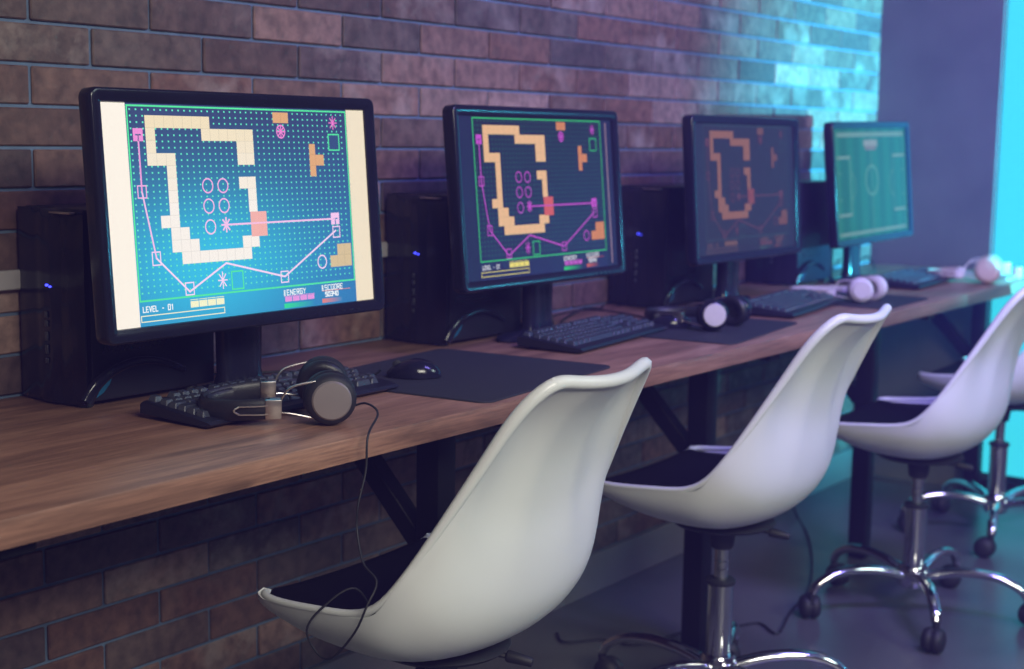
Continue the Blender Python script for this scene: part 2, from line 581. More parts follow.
CG = 'white swivel chairs along the desk'
def make_chair(label, base_rot):
    t = thing('swivel_chair', label, 'chair', group=CG)
    sh = obj('seat_shell', shell_mesh(), M['white'], t, sharp=70)
    obj('seat_cushion', cushion_mesh(), M['cushion'], t, sharp=60)
    bm = BM()
    lathe(bm, [(0, .3955), (.055, .3955), (.100, .4045), (.108, .411), (.102, .416), (0, .416)], seg=40)
    obj('mounting_plate', bm, M['matte'], t)
    bm = BM()
    lathe(bm, [(0, .352), (.020, .352), (.024, .358), (.028, .385), (.034, .396), (0, .396)], seg=28)
    obj('collar', bm, M['matte'], t)
    bm = BM()
    a = Vector((.02, -.02, .386)); 
    tube(bm, catmull([(.02, -.015, .386), (.06, -.04, .384), (.085, -.075, .378)], 6), .0045, seg=8)
    cyl(bm, (.080, -.066, .380), (.098, -.105, .372), .010, .008, seg=14, bevel=.004)
    obj('height_lever', bm, M['matte'], t)
    bm = BM()
    lathe(bm, [(0, .26), (.0145, .26), (.0145, .308), (.0135, .309), (.0135, .312), (.0145, .313), (.0145, .325), (.0135, .326), (.0135, .329), (.0145, .330), (.0145, .354), (0, .354)], seg=28)
    obj('gas_lift', bm, M['chrome'], t)
    bm = BM()
    lathe(bm, [(0, .276), (.029, .276), (.031, .280), (.031, .284), (.026, .288), (0, .288)], seg=28)
    obj('lift_ring', bm, M['matte'], t)
    bm = BM()
    lathe(bm, [(0, .075), (.024, .075), (.026, .08), (.0262, .10), (.0262, .276), (0, .276)], seg=32)
    obj('column', bm, M['chrome'], t)
    bm = BM()
    lathe(bm, [(0, .070), (.030, .070), (.037, .078), (.038, .118), (.033, .126), (0, .126)], seg=28)
    hub = obj('base_hub', bm, M['chrome'], t)
    for k in range(5):
        an = base_rot + k * 2 * PI / 5
        ca, sa = math.cos(an), math.sin(an)
        def P(r, z): return (r * ca, r * sa, z)
        bm = BM()
        pts = catmull([P(.030, .100), P(.09, .116), P(.16, .122), P(.22, .113), P(.262, .090), P(.277, .068)], 6)
        rad = [.0165 - .0045 * (i / (len(pts) - 1)) for i in range(len(pts))]
        tube(bm, pts, rad, seg=14, flat=(.8, 1.1))
        arm = obj('base_arm', bm, M['chrome'], t)
        bm = BM()
        # twin wheel caster with hood; trailing direction varies
        tr = an + 1.9 + k * 1.3
        cx, cy = .277 * ca, .277 * sa
        wx, wy = math.cos(tr), math.sin(tr)
        ax = Vector((-wy, wx, 0))
        c0 = Vector((cx + wx * .016, cy + wy * .016, .030))
        for s in (-1, 1):
            lathe(bm, [(0, 0), (.028, 0), (.030, .003), (.0295, .012), (.024, .020), (.012, .024), (0, .0245)], c0 + ax * s * .003, ax * s, 22)
        cyl(bm, c0 - ax * .006, c0 + ax * .006, .017, seg=14)
        cyl(bm, (cx, cy, .030), (cx, cy, .070), .009, seg=12)
        lathe(bm, [(0, -.0035), (.026, -.0035), (.026, .0035), (0, .0035)], c0, ax, 20)
        obj('caster', bm, M['rubber'], arm)
    return t

CH = [
    ((1.695, -.645), 'white shell swivel chair nearest the camera with a headset cord on its black seat', 1.0),
    ((2.62, -.645), 'second white swivel chair from the camera, its base cut by the photo bottom', .35),
    ((3.50, -.733), 'white shell swivel chair third from the camera, showing its whole chrome star base', math.radians(-4)),
    ((4.385, -.66), 'farthest white shell swivel chair, mostly hidden behind the third chair', .9),
]
for (x, y), lab, br in CH:
    c = make_chair(lab, br)
    c.location = (x, y, 0)

# ------------------------------------------------------------------ screens
SW, SH = .543, .317
def quad_emitter():
    bm = BM()
    lay = bm.loops.layers.float_color.new('pix')
    def quad(pts, z, c):
        vs = [bm.verts.new((p[0] * SW - SW / 2, -z, p[1] * SH - SH / 2)) for p in pts]
        f = bm.faces.new(vs)
        cs = c if isinstance(c, list) else [c] * len(vs)
        for l, cc in zip(f.loops, cs):
            l[lay] = (*cc, 1)
    return bm, quad
def rect(quad, x0, y0, x1, y1, z, c):
    if isinstance(c, list):
        quad([(x0, y0), (x1, y0), (x1, y1), (x0, y1)], z, c)
    else:
        quad([(x0, y0), (x1, y0), (x1, y1), (x0, y1)], z, c)
ASP = SW / SH
def seg_line(quad, a, b, w, z, c):
    ax, ay = a[0] * ASP, a[1]; bx, by = b[0] * ASP, b[1]
    dx, dy = bx - ax, by - ay
    L = math.hypot(dx, dy) or 1
    nx, ny = -dy / L * w / 2, dx / L * w / 2
    ex, ey = dx / L * w * .3, dy / L * w * .3
    quad([((ax - ex + nx) / ASP, ay - ey + ny), ((ax - ex - nx) / ASP, ay - ey - ny), ((bx + ex - nx) / ASP, by + ey - ny), ((bx + ex + nx) / ASP, by + ey + ny)], z, c)
def ring(quad, cx, cy, rx, ry, w, z, c, n=20):
    for k in range(n):
        a0, a1 = 2 * PI * k / n, 2 * PI * (k + 1) / n
        i, o = 1 - w, 1 + w
        quad([(cx + rx * i * math.cos(a0), cy + ry * i * math.sin(a0)), (cx + rx * o * math.cos(a0), cy + ry * o * math.sin(a0)), (cx + rx * o * math.cos(a1), cy + ry * o * math.sin(a1)), (cx + rx * i * math.cos(a1), cy + ry * i * math.sin(a1))], z, c)
def outline(quad, x0, y0, x1, y1, w, z, c):
    wx = w / ASP
    rect(quad, x0, y0, x1, y0 + w, z, c); rect(quad, x0, y1 - w, x1, y1, z, c)
    rect(quad, x0, y0, x0 + wx, y1, z, c); rect(quad, x1 - wx, y0, x1, y1, z, c)
# condensed stroke lettering
GL = {
 'L': ['a0', 'a2;02;00;10'], }
STROKES = {
 'L': [[(0, 1), (0, 0), (1, 0)]], 'E': [[(1, 1), (0, 1), (0, 0), (1, 0)], [(0, .5), (.8, .5)]], 'V': [[(0, 1), (.5, 0), (1, 1)]],
 'N': [[(0, 0), (0, 1), (1, 0), (1, 1)]], 'R': [[(0, 0), (0, 1), (1, 1), (1, .5), (0, .5)], [(.4, .5), (1, 0)]],
 'G': [[(1, .85), (1, 1), (0, 1), (0, 0), (1, 0), (1, .5), (.5, .5)]], 'Y': [[(0, 1), (.5, .5), (1, 1)], [(.5, .5), (.5, 0)]],
 'S': [[(1, 1), (0, 1), (0, .5), (1, .5), (1, 0), (0, 0)]], 'C': [[(1, 1), (0, 1), (0, 0), (1, 0)]], 'O': [[(0, 0), (0, 1), (1, 1), (1, 0), (0, 0)]],
 '-': [[(.2, .45), (.8, .45)]], '0': [[(0, 0), (0, 1), (1, 1), (1, 0), (0, 0)]], '1': [[(.3, .8), (.6, 1), (.6, 0)]],
 '5': [[(1, 1), (0, 1), (0, .55), (1, .55), (1, 0), (0, 0)]], '3': [[(0, 1), (1, 1), (1, 0), (0, 0)], [(.2, .5), (1, .5)]], '4': [[(0, 1), (0, .45), (1, .45)], [(1, 1), (1, 0)]],
 '|': [[(.2, -.1), (.2, 1)], [(.6, -.1), (.6, 1)]], ' ': [],
}
def text(quad, s, x0, x1, y0, y1, w, z, c):
    n = len(s); pw = (x1 - x0) / n
    for i, ch in enumerate(s):
        for st in STROKES[ch]:
            for a, b in zip(st[:-1], st[1:]):
                f = lambda p: (x0 + pw * (i + .12 + p[0] * .66), y0 + (y1 - y0) * p[1])
                seg_line(quad, f(a), f(b), w, z, c)
def star(quad, cx, cy, rx, ry, w, z, c, n=4):
    for k in range(n):
        a = PI * k / n + PI / 2
        seg_line(quad, (cx - rx * math.cos(a), cy - ry * math.sin(a)), (cx + rx * math.cos(a), cy + ry * math.sin(a)), w, z, c)

def game_screen(style):
    """three looks of the same game: bright washed blue, dark saturated, dim"""
    bm, quad = quad_emitter()
    def mul(c, s): return tuple(x * s for x in c)
    if style == 0:
        def bg(u, v):
            top = srgb(46, 60, 112); mid = srgb(46, 118, 182); hot = srgb(52, 190, 232)
            t = min(1, max(0, (0.98 - v) / .75))
            c = [a + (b - a) * t ** 1.2 for a, b in zip(top, mid)]
            g = math.exp(-(((u - .33) / .36) ** 2 + ((v - .25) / .34) ** 2))
            return tuple(a + (b - a) * g for a, b in zip(c, hot))
        side, side2 = srgb(252, 242, 232), srgb(240, 224, 200)
        dot, green = srgb(100, 232, 196), srgb(84, 232, 160)
        def path(v): 
            t = max(0, min(1, (.95 - v) / .4)); a = srgb(240, 222, 190); b = srgb(248, 240, 236)
            return tuple(p + (q - p) * t for p, q in zip(a, b))
        def pk(v):
            t = max(0, min(1, (.95 - v) / .7)); a = srgb(238, 120, 210); b = srgb(248, 214, 248)
            return tuple(p + (q - p) * t for p, q in zip(a, b))
        oran = lambda v: srgb(224, 168, 122) if v > .4 else srgb(214, 190, 152)
        pinkb = srgb(242, 176, 172); txt = srgb(240, 244, 250); yel = srgb(244, 242, 206)
        pbar = srgb(228, 150, 226); g1 = srgb(50, 220, 150); rd = srgb(226, 130, 124)
        bar_bg = None
    elif style == 1:
        bg = lambda u, v: srgb(22 + 8 * (1 - v), 26 + 10 * (1 - v), 62 + 26 * (1 - v))
        side = side2 = srgb(24, 30, 74)
        dot, green = srgb(38, 112, 92), srgb(52, 190, 110)
        path = lambda v: srgb(232, 184, 140)
        pk = lambda v: srgb(196, 76, 206)
        oran = lambda v: srgb(206, 128, 84)
        pinkb = srgb(206, 88, 92); txt = srgb(214, 214, 226); yel = srgb(232, 216, 110)
        pbar = srgb(190, 84, 196); g1 = srgb(50, 200, 110); rd = srgb(204, 92, 74)
    else:
        bg = lambda u, v: srgb(44, 38, 68)
        side = side2 = srgb(40, 38, 72)
        dot, green = srgb(54, 48, 76), srgb(52, 74, 92)
        path = lambda v: srgb(158, 104, 90)
        pk = lambda v: srgb(112, 62, 84)
        oran = lambda v: srgb(126, 78, 76)
        pinkb = srgb(146, 74, 82); txt = srgb(116, 84, 92); yel = srgb(128, 92, 88)
        pbar = srgb(112, 66, 84); g1 = srgb(62, 86, 92); rd = srgb(116, 66, 78)
    n, m = 22, 16
    for i in range(n):
        for j in range(m):
            a, b, c2, d = i / n, (i + 1) / n, j / m, (j + 1) / m
            rect(quad, a, c2, b, d, 0, [bg(a, c2), bg(b, c2), bg(b, d), bg(a, d)])
    Z1, Z2, Z3, Z4 = .00015, .0003, .00045, .0006
    FX0, FX1, FY0, FY1 = .0812, .9202, .110, .9935
    rect(quad, 0, 0, FX0 - .002, 1, Z1, side); rect(quad, FX1 + .002, 0, 1, 1, Z1, side2)
    if style == 1:
        rect(quad, .955, .02, .963, .98, Z2, srgb(150, 120, 140))
    # dots
    dx, dy = .0206, .0284
    j = 0
    y = FY1 - .021
    while y > FY0 + .012:
        x = FX0 + .012
        while x < FX1 - .008:
            s = .0058
            rect(quad, x - s / ASP / 1.3, y - s / 1.5, x + s / ASP / 1.3, y + s / 1.5, Z1, dot)
            x += dx
        y -= dy
    lw = .008
    outline(quad, FX0, FY0, FX1, FY1, lw, Z2, green)
    # brick path cells
    cw, ch, ox, oy = .0322, .0568, .1405, .9478
    cells = {(j_, i_) for j_, i_ in
             [(0, i) for i in range(7)] + [(1, 0)] + [(1, i) for i in range(6, 12)] + [(2, 0), (2, 10), (2, 11), (3, 0), (3, 1), (3, 2), (3, 10), (3, 11)]
             + [(j, 2) for j in range(4, 9)] + [(8, 1), (9, 2), (9, 3), (10, 2), (10, 3), (10, 4)] + [(11, i) for i in range(3, 11)] + [(10, 10), (10, 11)]
             + [(5, 10), (5, 11), (6, 11), (7, 11)]}
    def cell(x0, y0, x1, y1, c):
        rect(quad, x0, y0, x1, y1, Z2, mul(c, .84))
        rect(quad, x0 + .0010, y0 + .0014, x1 - .0010, y1 - .0014, Z3, c)
    for (j_, i_) in cells:
        y1 = oy - j_ * ch; x0 = ox + i_ * cw
        cell(x0, y1 - ch, x0 + cw, y1, path(y1))
    rect(quad, .4975, .374, .560, .4942, Z4, pinkb)
    for x0, y0, x1, y1, nx, ny in ((.6094, .9251, .6717, .9777, 2, 1), (.7520, .659, .7775, .8233, 1, 3), (.7775, .7138, .8126, .7689, 1, 1), (.8482, .2500, .9098, .3076, 2, 1), (.8157, .1900, .9098, .2500, 3, 1)):
        for a in range(nx):
            for b in range(ny):
                cell(x0 + (x1 - x0) * a / nx, y0 + (y1 - y0) * b / ny, x0 + (x1 - x0) * (a + 1) / nx, y0 + (y1 - y0) * (b + 1) / ny, oran(y0))
    for x0, y0, x1, y1 in ((.8354, .7888, .8852, .8756), (.4092, .124, .4559, .2159)):
        rect(quad, x0, y0, x1, y1, Z2, bg((x0 + x1) / 2, (y0 + y1) / 2)); outline(quad, x0, y0, x1, y1, .007, Z3, green)
    for x0, y0, x1, y1 in ((.1, .574, .1317, .6344), (.1328, .2685, .1635, .3338), (.2394, .1192, .2721, .1816), (.6016, .1335, .6349, .1935), (.8322, .3399, .8649, .4006)):
        outline(quad, x0, y0, x1, y1, .006, Z3, pk(y0))
    for x0, y0, x1, y1 in ((.0987, .8305, .1316, .8887), (.8282, .4094, .8645, .4697)):
        rect(quad, x0, y0, x1, y1, Z3, pk(y0))
        rect(quad, x0 + .007, (y0 + y1) / 2 - .003, x1 - .007, (y0 + y1) / 2 + .003, Z4, bg(x0, y0))
        rect(quad, (x0 + x1) / 2 - .002, y0, (x0 + x1) / 2 + .002, (y0 + y1) / 2, Z4, bg(x0, y0))
    P = [(.1151, .8597), (.1151, .6043), (.1481, .3022), (.255, .137), (.3938, .2554), (.6191, .1646), (.8461, .3781)]
    for a, b in zip(P[:-1], P[1:]):
        seg_line(quad, a, b, .009, Z4, pk((a[1] + b[1]) / 2))
    seg_line(quad, (.4033, .4376), (.8453, .4386), .009, Z4, pk(.44))
    ring(quad, .6386, .883, .0165, .031, .12, Z3, pk(.88)); star(quad, .6386, .883, .0165, .031, .007, Z3, pk(.88))
    star(quad, .8604, .9316, .017, .034, .006, Z3, pk(.93)); star(quad, .3769, .1755, .017, .040, .006, Z3, pk(.18)); star(quad, .4033, .4376, .017, .034, .009, Z4, pk(.44))
    for x, y in ((.3446, .6249), (.4005, .6235), (.3442, .5293), (.4002, .5288), (.3452, .4313), (.7789, .222)):
        ring(quad, x, y, .0185, .033, .11, Z3, pk(y))
    # status bar
    text(quad, 'LEVEL - 01', .090, .196, .064, .088, .0052, Z3, txt)
    for k in range(4):
        x0 = .2546 + k * .0312
        rect(quad, x0, .062, x0 + .029, .092, Z3, yel); rect(quad, x0, .097, x0 + .029, .100, Z3, yel)
    outline(quad, .0825, .018, .3775, .049, .0045, Z3, yel)
    text(quad, '|ENERGY', .608, .703, .071, .096, .0048, Z3, txt)
    for k in range(4):
        x0 = .614 + k * .0312
        rect(quad, x0, .038, x0 + .028, .062, Z3, pbar)
    rect(quad, .612, .064, .738, .067, Z3, pbar)
    e = bg(.74, .02)
    rect(quad, .609, .006, .737, .029, Z3, [g1, e, e, g1])
    text(quad, '|SCOORE', .768, .864, .075, .100, .0048, Z3, txt)
    rect(quad, .7714, .070, .8954, .0735, Z3, rd)
    text(quad, '50340', .783, .842, .043, .064, .0062, Z3, txt)
    rect(quad, .769, .010, .858, .032, Z3, [rd, e, e, rd])
    return bm

def soccer_screen():
    bm, quad = quad_emitter()
    n = 12
    for i in range(n):
        c = srgb(18, 96, 74) if i % 2 else srgb(26, 112, 86)
        rect(quad, i / n, 0, (i + 1) / n, 1, 0, c)
    W = srgb(120, 150, 140)
    Z = .0002
    rect(quad, .03, .925, .97, .965, Z, W); rect(quad, .03, .03, .97, .06, Z, W)
    rect(quad, .03, .03, .045, .965, Z, srgb(60, 130, 104)); rect(quad, .955, .03, .97, .965, Z, srgb(60, 130, 104))
    seg_line(quad, (.49, .04), (.49, .94), .022, Z, srgb(70, 130, 108))
    ring(quad, .49, .52, .085, .135, .09, Z, srgb(96, 146, 126), 28)
    seg_line(quad, (.03, .74), (.20, .74), .028, Z, W); seg_line(quad, (.20, .74), (.20, .22), .02, Z, srgb(100, 148, 128)); seg_line(quad, (.20, .22), (.03, .22), .028, Z, W)
    seg_line(quad, (.97, .74), (.80, .74), .028, Z, W); seg_line(quad, (.80, .74), (.80, .22), .02, Z, srgb(70, 130, 108)); seg_line(quad, (.80, .22), (.97, .22), .028, Z, W)
    for s, x in ((1, .20), (-1, .80)):
        pr = None
        for k in range(9):
            a = -PI / 2 + PI * k / 8
            p = (x + s * .06 * math.cos(a), .48 + .12 * math.sin(a))
            if pr: seg_line(quad, pr, p, .014, Z * 1.5, srgb(90, 140, 120))
            pr = p
        seg_line(quad, (.03 if s > 0 else .97, .60), (.08 if s > 0 else .92, .60), .016, Z, srgb(80, 136, 114)); seg_line(quad, (.03 if s > 0 else .97, .36), (.08 if s > 0 else .92, .36), .016, Z, srgb(80, 136, 114))
    rect(quad, .39, .835, .58, .895, Z * 2, srgb(150, 150, 150))
    rect(quad, .41, .80, .56, .84, Z * 2, srgb(130, 110, 116))
    return bm

# ------------------------------------------------------------------ monitor
OW, OH = .586, .358
def frame_mesh():
    """bezel ring: outer rounded rectangle, sloping in to the screen opening"""
    bm = BM()
    def rr(w, h, r, y, n=6):
        pts = []
        for cx, cz, a0 in ((w / 2 - r, h / 2 - r, 0), (-w / 2 + r, h / 2 - r, PI / 2), (-w / 2 + r, -h / 2 + r, PI), (w / 2 - r, -h / 2 + r, 3 * PI / 2)):
            for k in range(n + 1):
                a = a0 + PI / 2 * k / n
                pts.append(bm.verts.new((cx + r * math.cos(a), y, cz + r * math.sin(a))))
        return pts
    L = [rr(SW, SH, .001, .0012), rr(SW + .002, SH + .002, .002, -.003), rr(SW + .006, SH + .006, .003, -.0035),
         rr(OW - .008, OH - .008, .010, -.0085), rr(OW - .003, OH - .003, .012, -.0075), rr(OW, OH, .013, -.004), rr(OW, OH, .013, .016), rr(OW - .004, OH - .004, .012, .020), rr(OW - .05, OH - .05, .02, .0202)]
    n = len(L[0])
    for A, B in zip(L[:-1], L[1:]):
        for k in range(n):
            bm.faces.new((A[k], A[(k + 1) % n], B[(k + 1) % n], B[k]))
    return bm
def back_mesh():
    bm = BM()
    rings = []
    def rr(w, h, r, y, dz=0, n=6):
        pts = []
        for cx, cz, a0 in ((w / 2 - r, h / 2 - r, 0), (-w / 2 + r, h / 2 - r, PI / 2), (-w / 2 + r, -h / 2 + r, PI), (w / 2 - r, -h / 2 + r, 3 * PI / 2)):
            for k in range(n + 1):
                a = a0 + PI / 2 * k / n
                pts.append(bm.verts.new((cx + r * math.cos(a), y, cz + r * math.sin(a) + dz)))
        return pts
    L = [rr(OW - .006, OH - .006, .012, .0195), rr(OW - .03, OH - .03, .02, .028), rr(.42, .25, .03, .038), rr(.34, .19, .03, .052), rr(.30, .16, .03, .056)]
    n = len(L[0])
    for A, B in zip(L[:-1], L[1:]):
        for k in range(n):
            bm.faces.new((A[k], A[(k + 1) % n], B[(k + 1) % n], B[k]))
    bm.faces.new(L[-1]); bm.faces.new(L[0][::-1])
    return bm

def make_monitor(label, loc, rz, tilt, screen_bm, smat, roll=0, off=.09):
    t = thing('monitor', label, 'monitor', (loc[0], loc[1], DT), rz, 'black desktop monitors in a row')
    zc = loc[2] - DT
    nx_ = .075
    R = Matrix.Translation((0, 0, zc)) @ Matrix.Rotation(roll, 4, 'Y') @ Matrix.Rotation(-tilt, 4, 'X')
    def put(name, bm, m, parent=t, **kw):
        o = obj(name, bm, m, parent, **kw)
        o.data.transform(R)
        return o
    bez = put('bezel', frame_mesh(), M['gloss'], sharp=50)
    put('back_housing', back_mesh(), M['satin'])
    scr = put('screen', screen_bm, smat, smooth=False)
    for k in range(4):
        bm = BM()
        box(bm, (.17 + k * .018, -.0072, -OH / 2 + .008), (.009, .002, .002), bevel=.0006, seg=1)
        put('button', bm, M['satin'], bez)
    bm = BM()
    box(bm, (nx_, (.045 + off) / 2, -.055), (.07, off - .045 + .01, .06), bevel=.008, seg=2)
    put('hinge', bm, M['satin'])
    # neck: tapered blade behind the screen down to the base
    bm = BM()
    nx = .075
    prof = [(.058, .042, zc - .05, .042), (.062, .042, zc - .12, .034), (.068, .034, .10, .028), (.062, .028, .02, .030)]
    sec = []
    for (yy, w, z, d) in [(off - .005, .046, zc - .03, .014), (off, .047, zc - .12, .015), (off, .045, .10, .015), (off, .043, .035, .016), (off, .048, .012, .022)]:
        r = []
        for k in range(20):
            a = 2 * PI * k / 20
            cx = math.copysign(abs(math.cos(a)) ** .5, math.cos(a)) * w; cy = math.copysign(abs(math.sin(a)) ** .5, math.sin(a)) * d
            r.append(bm.verts.new((nx + cx, yy + cy, z)))
        sec.append(r)
    for A, B in zip(sec[:-1], sec[1:]):
        for k in range(20):
            bm.faces.new((A[k], A[(k + 1) % 20], B[(k + 1) % 20], B[k]))
    bm.faces.new(sec[0]); bm.faces.new(sec[-1][::-1])
    obj('neck', bm, M['gloss'], t)
    bm = BM()
    for (z0, z1, s) in ((.0, .012, 1.0),):
        prof = [(0, 0), (.118, 0), (.122, .003), (.121, .008), (.112, .012), (.03, .020), (0, .020)]
        lathe(bm, prof, (0, 0, 0), (0, 0, 1), 56)
    for v in bm.verts:
        v.co.y *= .375
        v.co.x += nx - .01; v.co.y += off
    obj('base', bm, M['gloss'], t)
    return t

M['scr0'] = screen_mat('screen_bright', 1.0)
M['scr1'] = screen_mat('screen_dark', .95)
M['scr2'] = screen_mat('screen_dim', .72)
M['scr3'] = screen_mat('screen_soccer', .72)
MON = [((1.585, -.350, 1.066), 0.0, .080, 'black monitor nearest the camera, bright blue game picture with cream side bars', 0),
       ((2.465, -.290, 1.065), 0.0, .095, 'second black monitor from the camera, same game on a dark navy background', 0),
       ((3.339, -.312, 1.064), 0.0, .072, 'third black monitor, dim brown game picture in the middle of the row', 0),
       ((4.160, -.309, 1.066), 0.0, .090, 'farthest black monitor, showing a green soccer pitch', -.018)]
OFF = (.108, .064, .088, .088)
for i, (loc, rz, ti, lab, roll) in enumerate(MON):
    sb = game_screen(i) if i < 3 else soccer_screen()
    make_monitor(lab, loc, rz, ti, sb, M['scr%d' % i], roll, OFF[i])

# ------------------------------------------------------------------ computer towers
def make_tower(label, x):
    t = thing('computer_tower', label, 'computer', (x, -.100, DT), 0, 'black computer towers by the wall')
    D, W, H = .27, .160, .303
    bm = BM()
    box(bm, (D / 2 + .018, 0, H / 2 + .006), (D - .018, W, H - .006), bevel=.004, seg=2)
    body = obj('case_body', bm, M['satin'], t)
    # bowed glossy front with a raised centre spine
    bm = BM()
    n = 16
    prof = []
    for k in range(n + 1):
        y = -W / 2 + W * k / n
        s = y / (W / 2)
        bow = .010 * (1 - abs(s) ** 4)
        spine = .005 if abs(y + .008) < .020 else 0
        prof.append((y, .018 - bow - spine))
    zs = [(.004, .004), (.012, 0), (H - .014, 0), (H - .004, .004), (H + .002, .012)]
    g = []
    for z, back in zs:
        g.append([bm.verts.new((min(.017, p[1] + back), p[0], z)) for p in prof])
    for A, B in zip(g[:-1], g[1:]):
        for k in range(n):
            bm.faces.new((A[k], A[k + 1], B[k + 1], B[k]))
    back = [[bm.verts.new((.019, p[0], z)) for p in prof] for z, _ in zs]
    for A, B in zip(back[:-1], back[1:]):
        for k in range(n):
            bm.faces.new((A[k], A[k + 1], B[k + 1], B[k]))
    for k in range(n):
        bm.faces.new((g[0][k], g[0][k + 1], back[0][k + 1], back[0][k])); bm.faces.new((g[-1][k], g[-1][k + 1], back[-1][k + 1], back[-1][k]))
    for a in range(len(zs) - 1):
        bm.faces.new((g[a][0], g[a + 1][0], back[a + 1][0], back[a][0])); bm.faces.new((g[a][n], g[a + 1][n], back[a + 1][n], back[a][n]))
    fp = obj('front_panel', bm, M['gloss'], t)
    bm = BM()
    box(bm, (.001, -.010, .188), (.004, .005, .0035), bevel=.001, seg=1)
    box(bm, (.001, -.018, .186), (.004, .004, .003), bevel=.001, seg=1)
    obj('power_light', bm, M['led'], fp, label='glowing blue power light')
    bm = BM()
    for k, (dz, hh) in enumerate(((.142, .010), (.128, .010), (.108, .014), (.088, .014), (.070, .008))):
        box(bm, (.0012, -.006, dz), (.003, .007, hh), bevel=.001, seg=1)
    obj('front_port_row', bm, M['key'], fp)
    bm = BM()
    box(bm, (.006, -.045, H - .003), (.012, .05, .003), bevel=.001, seg=1)
    obj('top_trim', bm, M['steel'], t)
    # perforated side vent
    bm = BM()
    for i in range(16):
        for j in range(12):
            ox = .004 if j % 2 else 0
            cyl(bm, (.050 + i * .008 + ox, -W / 2 + .0002, .085 + j * .007), (.050 + i * .008 + ox, -W / 2 - .0016, .085 + j * .007), .0026, .0016, seg=6)
    obj('side_vent', bm, M['gloss'], t, kind=None, smooth=False)
    # arched trim foot sweeping along the lower side
    bm = BM()
    pts = catmull([(.012, -W / 2 - .006, .012), (.030, -W / 2 - .009, .038), (.065, -W / 2 - .010, .058), (.115, -W / 2 - .008, .066), (.165, -W / 2 - .006, .058), (.21, -W / 2 - .004, .040)], 6)
    rad = [.011 - .006 * (i / (len(pts) - 1)) for i in range(len(pts))]
    tube(bm, pts, rad, seg=12, flat=(1, .55))
    obj('arched_trim', bm, M['gloss'], t)
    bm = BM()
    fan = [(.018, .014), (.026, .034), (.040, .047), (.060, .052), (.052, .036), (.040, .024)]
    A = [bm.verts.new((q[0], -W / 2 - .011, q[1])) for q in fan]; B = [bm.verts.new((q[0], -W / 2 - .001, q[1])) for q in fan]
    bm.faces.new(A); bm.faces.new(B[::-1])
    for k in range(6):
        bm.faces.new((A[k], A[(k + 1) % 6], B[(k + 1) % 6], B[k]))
    obj('trim_reflection', bm, M['reflection'], t, smooth=False, label='leaf-shaped painted blue reflection')  # blue leaf shape stands in for light reflected on the trim
    for xx in (.03, .24):
        for yy in (-.06, .06):
            bm = BM()
            cyl(bm, (xx, yy, 0), (xx, yy, .008), .012, seg=16, bevel=.001)
            obj('foot', bm, M['rubber'], t)
    return t
TW = [(1.385, 'black computer tower behind the left edge of the nearest monitor'),
      (2.270, 'black computer tower between the nearest and the second monitor'),
      (3.143, 'black computer tower between the second and third monitors'),
      (3.915, 'black computer tower between the third and farthest monitors')]
tower0 = make_tower(TW[0][1], TW[0][0])
for x, lab in TW[1:]:
    c = copy_tree(tower0)
    c.location.x = x
    c['label'] = lab

